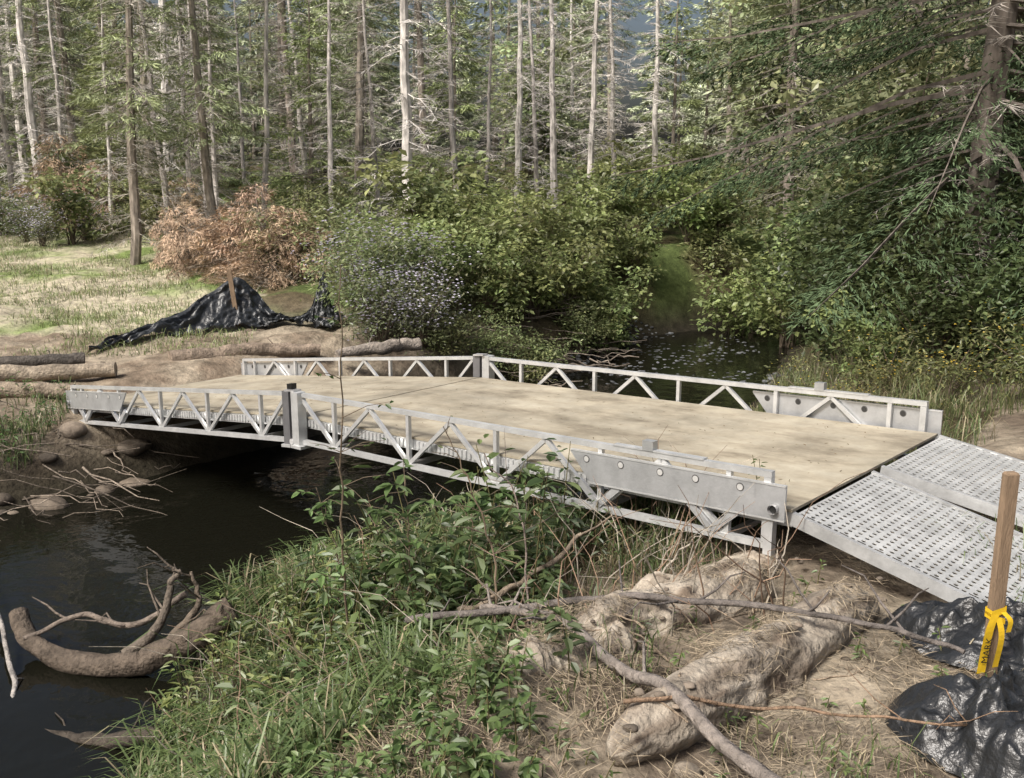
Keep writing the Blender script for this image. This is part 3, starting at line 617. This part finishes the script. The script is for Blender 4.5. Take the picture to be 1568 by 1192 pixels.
# ------------------------------------------------------------ conifers
def conifer(name,H,R,base,nb,npts,droop,needle,col,seed,deadb=40,twig=14,r0=None,greycol=(.40,.37,.33),bark=(.27,.235,.20),barel=1.0,power=.75,latf=.42,raw=False):
    global rng
    rng=np.random.default_rng(seed);mb=MB();r0=r0 or H*.0105
    t=np.linspace(0,1,14);wob=np.cumsum(rng.normal(0,.035*H/14,(14,2)),0);T=np.c_[wob-wob[0],t*H-.3]
    tube(mb,T,r0*(1-t)**.85+.008,bark,0,n=8,cap=False)
    TP=lambda tt:np.stack([np.interp(tt,t,T[:,k]) for k in range(3)],-1)
    if nb:
        tb=base+(1-base)*np.sort(rng.random(nb))**.95;rel=(tb-base)/(1-base)
        Lb=R*(1-rel)**power*R_(.45,1.15,nb)+.15;az=np.arange(nb)*2.4+R_(-.5,.5,nb)
        o=np.c_[np.cos(az),np.sin(az),np.zeros(nb)];lat=np.c_[-np.sin(az),np.cos(az),np.zeros(nb)]
        up=(.35*rel-.05);dr=droop*(1-rel*.7)*R_(.5,1.4,nb);B0=TP(tb)
        def pos(i,s):
            L_=Lb[i];z=L_*(up[i]*s-dr[i]*s**1.6+.12*s**3.5);p=B0[i]+o[i]*(L_*s)[:,None];p[:,2]+=z;return p
        for i in range(nb):
            s=np.linspace(0,1,5);tube(mb,pos(np.full(5,i),s),(.006+.007*Lb[i])*(1-.85*s),bark,0,n=3,cap=False)
        cnt=rng.choice(nb,size=npts,p=Lb**1.6/np.sum(Lb**1.6));s=R_(.12,1,npts)**.75
        ks=max(11,int(R*5))
        sq=np.round(s*ks+R_(-.2,.2,npts))/(ks+.5)
        sq=np.clip(sq,.08,1);side=np.where(rng.random(npts)<.5,1,-1);v=rng.random(npts)**.8
        ll=latf*Lb[cnt]*(1.05-sq)**.8+.08
        p=pos(cnt,sq);sd=nrm(lat[cnt]*side[:,None]+o[cnt]*.75)
        key=np.abs(np.sin(cnt*91.7+np.round(sq*ks)*37.3+side*5.1))
        p=p+sd*(v*ll)[:,None];p[:,2]-=v*ll*(.25+.55*key)*(.5+droop)+rng.normal(0,.02,npts)
        Dn=sd*R_(.5,1,npts)[:,None]+o[cnt]*R_(-.1,.6,npts)[:,None];Dn[:,2]-=R_(.0,.8,npts)*(.4+droop)
        Dn+=rng.normal(0,.25,(npts,3));Nn=np.c_[rng.normal(0,.5,(npts,2)),np.ones(npts)]
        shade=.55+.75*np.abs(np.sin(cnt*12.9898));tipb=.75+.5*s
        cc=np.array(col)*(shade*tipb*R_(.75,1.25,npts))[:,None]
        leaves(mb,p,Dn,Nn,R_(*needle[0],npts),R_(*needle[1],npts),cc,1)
    if deadb:
        tb=R_(.06,max(base+.25,.3) if nb else .97,deadb);az=R_(0,6.28,deadb)
        for i in range(deadb):
            l=R*R_(.25,.85)*barel*(1 if nb else (1.05-tb[i])**.5);p0=TP(tb[i]);s=np.linspace(0,1,5);d=np.array([np.cos(az[i]),np.sin(az[i]),0]);dro=R_(.0,.5)
            P=p0+d*(l*s)[:,None];P[:,2]-=l*dro*s**1.5;P[1:]+=rng.normal(0,.02*l,(4,3))
            g=np.array(greycol)*R_(.6,1.3);tube(mb,P,(.005+.006*l)*(1-.8*s),g,0,n=3,cap=False)
            k=twig;ss=R_(.2,1,k);q=np.stack([np.interp(ss,s,P[:,c]) for c in range(3)],-1);sgn=np.where(rng.random(k)<.5,1,-1)
            dd=np.c_[-d[1]*sgn,d[0]*sgn,-R_(0,.8,k)]+d*.6+rng.normal(0,.2,(k,3))
            leaves(mb,q,dd,np.c_[rng.normal(0,1,(k,2)),np.ones(k)],l*R_(.12,.4,k),R_(.008,.018,k),np.tile(g,(k,1)),0,mid=.2)
    return mb if raw else mb.mesh(name,[M_tbark,M_needle])
nd=((.14,.30),(.018,.04))
spA=conifer('spruce_a',17,2.2,.44,90,9500,.35,nd,(.215,.245,.15),1,deadb=120,twig=28)
spB=conifer('spruce_b',15,1.9,.28,90,10500,.45,nd,(.24,.27,.15),2,deadb=90,twig=28)
spC=conifer('spruce_c',8,1.8,.06,80,10500,.35,nd,(.24,.28,.13),3,deadb=20)
spD=conifer('spruce_d',16,2.4,.18,110,12000,.40,nd,(.21,.245,.135),4,deadb=60,twig=22)
spDead=conifer('dead_a',14,1.9,.9,0,0,.3,nd,(0,0,0),5,deadb=150,twig=30,greycol=(.56,.53,.50),bark=(.54,.51,.48))
spDead2=conifer('dead_b',12,1.7,.9,0,0,.3,nd,(0,0,0),15,deadb=130,twig=34,greycol=(.48,.45,.42),bark=(.46,.43,.40),r0=.10)
spFar=conifer('far_a',17,2.8,.08,70,3200,.35,((.4,.75),(.09,.18)),(.42,.46,.33),6,deadb=14,raw=True)  # both far trees paler: distance haze put into their needle colour
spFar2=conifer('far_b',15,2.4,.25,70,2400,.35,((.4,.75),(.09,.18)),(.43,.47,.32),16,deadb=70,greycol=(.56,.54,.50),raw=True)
spBrown=conifer('brown',2.5,1.7,.02,80,13000,.8,((.08,.2),(.012,.03)),(.37,.275,.20),7,deadb=50,twig=24,barel=.9,greycol=(.40,.34,.28))
spBig=conifer('big',17,5.0,.17,200,120000,.5,((.07,.15),(.012,.026)),(.065,.095,.05),8,deadb=70,twig=30,r0=.24,bark=(.16,.14,.12),power=.5,barel=.4,latf=.3)
rng=np.random.default_rng(99)

# ------------------------------------------------------------ shrubs
def shrub(name,H,R,ncl,nl,ll,col,seed,ratio=.6,spread=.2,flower=None,stem=(.16,.13,.10),vase=.5,raw=False):
    global rng
    rng=np.random.default_rng(seed);mb=MB()
    d=nrm(rng.normal(size=(ncl,3)));r=rng.random(ncl)**.45*R_(.7,1.35,ncl)
    cen=d*r[:,None]*np.array([R,R,H*.5])+[0,0,H*.52];cen[:,2]=np.clip(cen[:,2],.08*H,None)
    k=.35+vase*np.clip(cen[:,2]/H,0,1)*1.3;cen[:,:2]*=np.clip(k,0,1.1)[:,None];cen+=rng.normal(0,.08*R,(ncl,3))
    ns=9;bx=rng.normal(0,.08*R,(ns,2))
    for i in range(ncl):
        b0=bx[i%ns];c=cen[i];P=smoothpath([(b0[0],b0[1],-.1),(b0[0]*.6+c[0]*.35,b0[1]*.6+c[1]*.35,c[2]*.55),tuple(c)],6)
        tube(mb,P,np.linspace(.008+.005*H,.003,6)*(.6 if i>ns else 1),stem,0,n=3,cap=False)
    ci=rng.integers(0,ncl,nl);tone=R_(.55,1.3,ncl);yel=rng.random(ncl)
    g=rng.normal(size=(nl,3))*np.array([1,1,.55])*spread*R;p=cen[ci]+g
    p[:,2]=np.maximum(p[:,2],.03);a=R_(0,6.28,nl)
    Dn=np.c_[np.cos(a),np.sin(a),R_(-.9,.2,nl)]+nrm(g)*.6
    cc=np.array(col)*(tone[ci]*R_(.75,1.25,nl))[:,None]*np.c_[1+.2*yel[ci],np.ones(nl),np.ones(nl)]
    L_=ll*R_(.55,1.2,nl);leaves(mb,p,Dn,np.c_[rng.normal(0,.45,(nl,2)),np.ones(nl)],L_,L_*ratio,cc,1)
    if flower:
        nf=flower[1];fi=rng.integers(0,ncl,nf);q=cen[fi]+rng.normal(size=(nf,3))*np.array([1,1,.4])*spread*R*1.1;q[:,2]+=.14*H
        a=R_(0,6.28,nf);w_=flower[2]
        for kk in range(2):
            a2=a+kk*1.57
            leaves(mb,q-np.c_[np.cos(a2),np.sin(a2),np.zeros(nf)]*w_/2,np.c_[np.cos(a2),np.sin(a2),np.zeros(nf)],np.c_[rng.normal(0,.4,(nf,2))-[0,.8],np.ones(nf)],w_,w_*.5,np.array(flower[0]),1,mid=.5)
    return mb if raw else mb.mesh(name,[M_tbark,M_leaf])
kA=dict(H=2.6,R=1.5,ncl=36,nl=1900,ll=.18,col=(.21,.275,.105),seed=21,spread=.14)
shA=shrub('alder_a',**kA);shB=shrub('alder_b',2.0,1.3,32,1700,.16,(.195,.255,.10),22,spread=.14)
shC=shrub('willow',1.5,1.1,40,2400,.12,(.21,.265,.115),23,ratio=.35)
shD=shrub('dark',3.4,1.9,56,3600,.17,(.10,.145,.058),24,spread=.15)
shL=shrub('low',.9,.9,40,2000,.10,(.19,.235,.10),25,ratio=.45)
shF=shrub('aster',1.35,.9,40,2400,.09,(.15,.19,.10),26,ratio=.35,flower=((.70,.66,.78),420,.06))
shG=shrub('goldenrod',1.0,.7,36,1500,.09,(.17,.20,.08),27,ratio=.3,flower=((.65,.5,.08),60,.04))
shT=shrub('broadleaf',9,3.0,110,6500,.29,(.28,.34,.18),28,spread=.13)
uA=shrub('ua',2.4,1.4,30,1000,.22,(.21,.265,.115),31,spread=.15,raw=True);uB=shrub('ub',1.0,1.0,26,900,.15,(.20,.245,.105),32,ratio=.5,raw=True);uC=shrub('uc',1.5,1.1,26,1000,.16,(.22,.265,.12),33,ratio=.4,raw=True)
rng=np.random.default_rng(7)
def P_(me,name,x,y,s=1,dz=0,tilt=(0,0)):
    return put(me,name,(x,y,g1(x,y)+dz),s,R_(0,6.28),tilt=tilt)
for x,y,me,s in [(-2.7,17.9,shC,.9),(-2.2,18.8,shB,.8),(-1.2,19.2,shB,.8),(-.3,19.4,shB,.85),(.4,20.2,shA,.75),(1.2,21.2,shA,.85),(-1.0,20.6,shB,.95),(.1,21.8,shA,.9),(-2.4,21,shA,.7),(-3.2,20.2,shC,1.0),
    (2.2,22.3,shA,.75),(2.0,21.0,shB,.7),(1.4,20.3,shC,.7),(-.4,18.2,shC,.7),(.5,19.0,shL,.8),(1.3,24,shA,.9),(3,25.2,shA,.8),(-3.6,23,shC,1.1),(-.8,24,shA,.8),(2.6,28,shA,.9),(5,28,shA,1.0),(4,30,shA,1.0),(-1.6,26,shA,.9),(-5,25.5,shC,1.1),(-1.2,17.7,shL,.8),(.3,18.3,shL,.7)]:
    P_(me,'alder_shrub',x,y,s)
for x,y,s in [(-2.3,17.2,1.0),(-1.6,17.6,1.0),(-2.9,18.6,1.2),(-1.9,18.2,1.2)]: P_(shF,'aster_shrub',x,y,s)
for x,y,s in [(-14.0,28.5,1.0),(-12.5,29,.9),(-13,27.4,.8)]: P_(shF,'aster_shrub',x,y,s)
for x,y,me,s in [(6.0,17.4,shD,.8),(5.8,15.8,shD,.7),(5.2,14.3,shB,.65),(5.9,13.4,shD,.6),(6.4,12.2,shD,.6),(6.5,14.6,shD,.85),(7.3,13,shD,.8),(7.8,15,shD,1.0),(6.8,17,shD,1.0),(8.6,13.4,shD,.9),(6.8,19.5,shD,1.0),(8.5,17.5,shD,1.2),(7.4,21.5,shA,1.2),(9,22,shD,1.3),(11,19,shD,1.3),(7.7,11.4,shD,.7),(6.4,22.6,shA,1.0),(5.6,24.5,shA,.9),(8,26.5,shD,1.2),(7.0,10.4,shD,.5),(8.2,12.2,shD,.8)]:
    P_(me,'alder_shrub',x,y,s)
for x,y,s in [(4.2,13.2,.8),(5.0,12.6,.9),(5.3,11.6,.9),(6.0,11.0,.9),(4.4,12.2,.6),(5.9,10.2,.7),(6.6,10.6,1.0)]: P_(shG,'goldenrod_plants',x,y,s)
um=MB()
for _ in range(150):
    y=R_(22,50);x=R_(-.6,.6)*y;z,d,il,ins=gz(x,y,True)
    if ins[0] or d[0]<1 : continue
    if x<-5-.1*(y-14) and y<28: continue
    um.stamp([uA,uB,uC,uB][rng.integers(4)],(x,y,z[0]),R_(.7,1.25),R_(0,6.28),R_(.75,1.2))
um.obj('forest_undergrowth',[M_tbark,M_leaf])
for x,y,s,t in [(-5.9,23.2,.95,(0,0)),(-5.1,22.4,.85,(.35,.3)),(-6.6,22.8,.85,(-.4,.3)),(-5.6,21.8,.7,(.2,-.5)),(-4.6,22.8,.75,(0,.4)),(-7.3,23.6,.8,(-.3,.5)),(-8.1,24.4,.6,(.3,.5)),(-14.9,33,1.35,(0,0)),(-13.8,32.2,1.0,(0,.4)),(-9.8,30,.8,(0,0))]: P_(spBrown,'dead_brown_spruce',x,y,s,tilt=t)
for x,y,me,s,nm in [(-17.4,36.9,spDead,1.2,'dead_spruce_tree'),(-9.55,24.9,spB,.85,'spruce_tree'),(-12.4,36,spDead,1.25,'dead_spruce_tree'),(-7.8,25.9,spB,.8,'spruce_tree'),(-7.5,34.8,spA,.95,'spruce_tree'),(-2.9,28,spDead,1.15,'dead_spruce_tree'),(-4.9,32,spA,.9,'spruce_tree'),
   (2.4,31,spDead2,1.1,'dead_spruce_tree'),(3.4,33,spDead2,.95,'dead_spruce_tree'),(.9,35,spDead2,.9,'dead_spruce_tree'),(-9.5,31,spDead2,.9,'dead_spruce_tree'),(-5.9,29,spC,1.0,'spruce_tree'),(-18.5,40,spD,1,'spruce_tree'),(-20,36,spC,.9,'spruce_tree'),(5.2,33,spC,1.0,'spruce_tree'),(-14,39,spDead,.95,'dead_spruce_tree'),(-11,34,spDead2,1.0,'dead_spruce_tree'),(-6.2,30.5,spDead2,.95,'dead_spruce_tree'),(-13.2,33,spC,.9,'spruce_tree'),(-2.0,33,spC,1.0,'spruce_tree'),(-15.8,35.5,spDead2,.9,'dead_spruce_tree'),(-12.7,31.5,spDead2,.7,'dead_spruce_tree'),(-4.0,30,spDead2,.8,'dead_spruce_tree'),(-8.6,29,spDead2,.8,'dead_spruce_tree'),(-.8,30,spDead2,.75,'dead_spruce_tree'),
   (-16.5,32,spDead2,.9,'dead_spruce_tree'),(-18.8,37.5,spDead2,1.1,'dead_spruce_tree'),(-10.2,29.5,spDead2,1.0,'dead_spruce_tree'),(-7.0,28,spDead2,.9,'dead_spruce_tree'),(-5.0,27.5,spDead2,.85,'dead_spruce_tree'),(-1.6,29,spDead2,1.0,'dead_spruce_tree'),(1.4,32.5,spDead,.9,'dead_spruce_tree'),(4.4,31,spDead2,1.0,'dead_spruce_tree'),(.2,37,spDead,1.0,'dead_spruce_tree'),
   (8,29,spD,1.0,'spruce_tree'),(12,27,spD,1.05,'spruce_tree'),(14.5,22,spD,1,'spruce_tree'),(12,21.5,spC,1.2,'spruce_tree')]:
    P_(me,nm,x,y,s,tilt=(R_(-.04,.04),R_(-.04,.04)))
P_(spBig,'large_spruce_tree',6.9,14.3,1.0)
P_(spBig,'large_spruce_tree',9.8,17.0,.9)
for x,y,s in [(9.0,23,.9),(13,28,1),(1,41,.8),(10,38,1.0)]: P_(shT,'broadleaf_tree',x,y,s)
k=0
while k<40:
    y=R_(36,58);x=R_(-.62,.62)*y;z,d,il,ins=gz(x,y,True)
    if ins[0]: continue
    u=rng.random()
    if -.06<x/y<.2 and rng.random()<.5: continue
    me,nm=((spA,'spruce_tree') if u<.25 else (spB,'spruce_tree') if u<.43 else (spD,'spruce_tree') if u<.52 else (spC,'spruce_tree') if u<.68 else (spDead,'dead_spruce_tree') if u<.84 else (spDead2,'dead_spruce_tree'))
    put(me,nm,(x,y,z[0]),R_(.75,1.25),R_(0,6.28),tilt=(R_(-.04,.04),R_(-.04,.04)));k+=1
fm=MB()
for _ in range(210):
    y=R_(56,120);x=R_(-.72,.72)*y
    if -.08<x/y<.2 and rng.random()<.6: continue
    fm.stamp(spFar if rng.random()<.5 else spFar2,(x,y,g1(x,y)),R_(.65,1.25),R_(0,6.28),R_(.75,1.15))
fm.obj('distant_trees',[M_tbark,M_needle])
for x,y in [(-22,22),(-25,16),(-20,28),(-28,30),(-18,12),(16,14),(-24,6)]: P_(spD,'spruce_tree',x,y,R_(.8,1.1))

# ------------------------------------------------------------ light, sky, camera
el=math.radians(50);az=math.atan2(-.70,-.66)
s=Vector((math.sin(az)*math.cos(el),math.cos(az)*math.cos(el),math.sin(el)))
ld=bpy.data.lights.new('sun','SUN');ld.energy=4.6;ld.angle=math.radians(14);ld.color=(1,.975,.935)
lo=bpy.data.objects.new('sun',ld);scene.collection.objects.link(lo);lo.rotation_euler=s.to_track_quat('Z','Y').to_euler()
w=bpy.data.worlds.new('World');scene.world=w;w.use_nodes=True;nt=w.node_tree;bg=nt.nodes['Background'];bg.inputs[1].default_value=.15
sk=nt.nodes.new('ShaderNodeTexSky');sk.sky_type='NISHITA';sk.sun_disc=False;sk.sun_elevation=el;sk.sun_rotation=az;sk.dust_density=9;sk.air_density=1.0
nt.links.new(sk.outputs[0],bg.inputs[0])
cd=bpy.data.cameras.new('camera');cam=bpy.data.objects.new('camera',cd);scene.collection.objects.link(cam)
cam.location=(0,0,3.9);cam.rotation_euler=(math.radians(90-12.3),0,0);cd.sensor_width=36;cd.lens=34.44;cd.clip_end=2000
scene.camera=cam
scene.view_settings.view_transform='Standard';scene.view_settings.look='None';scene.view_settings.exposure=0
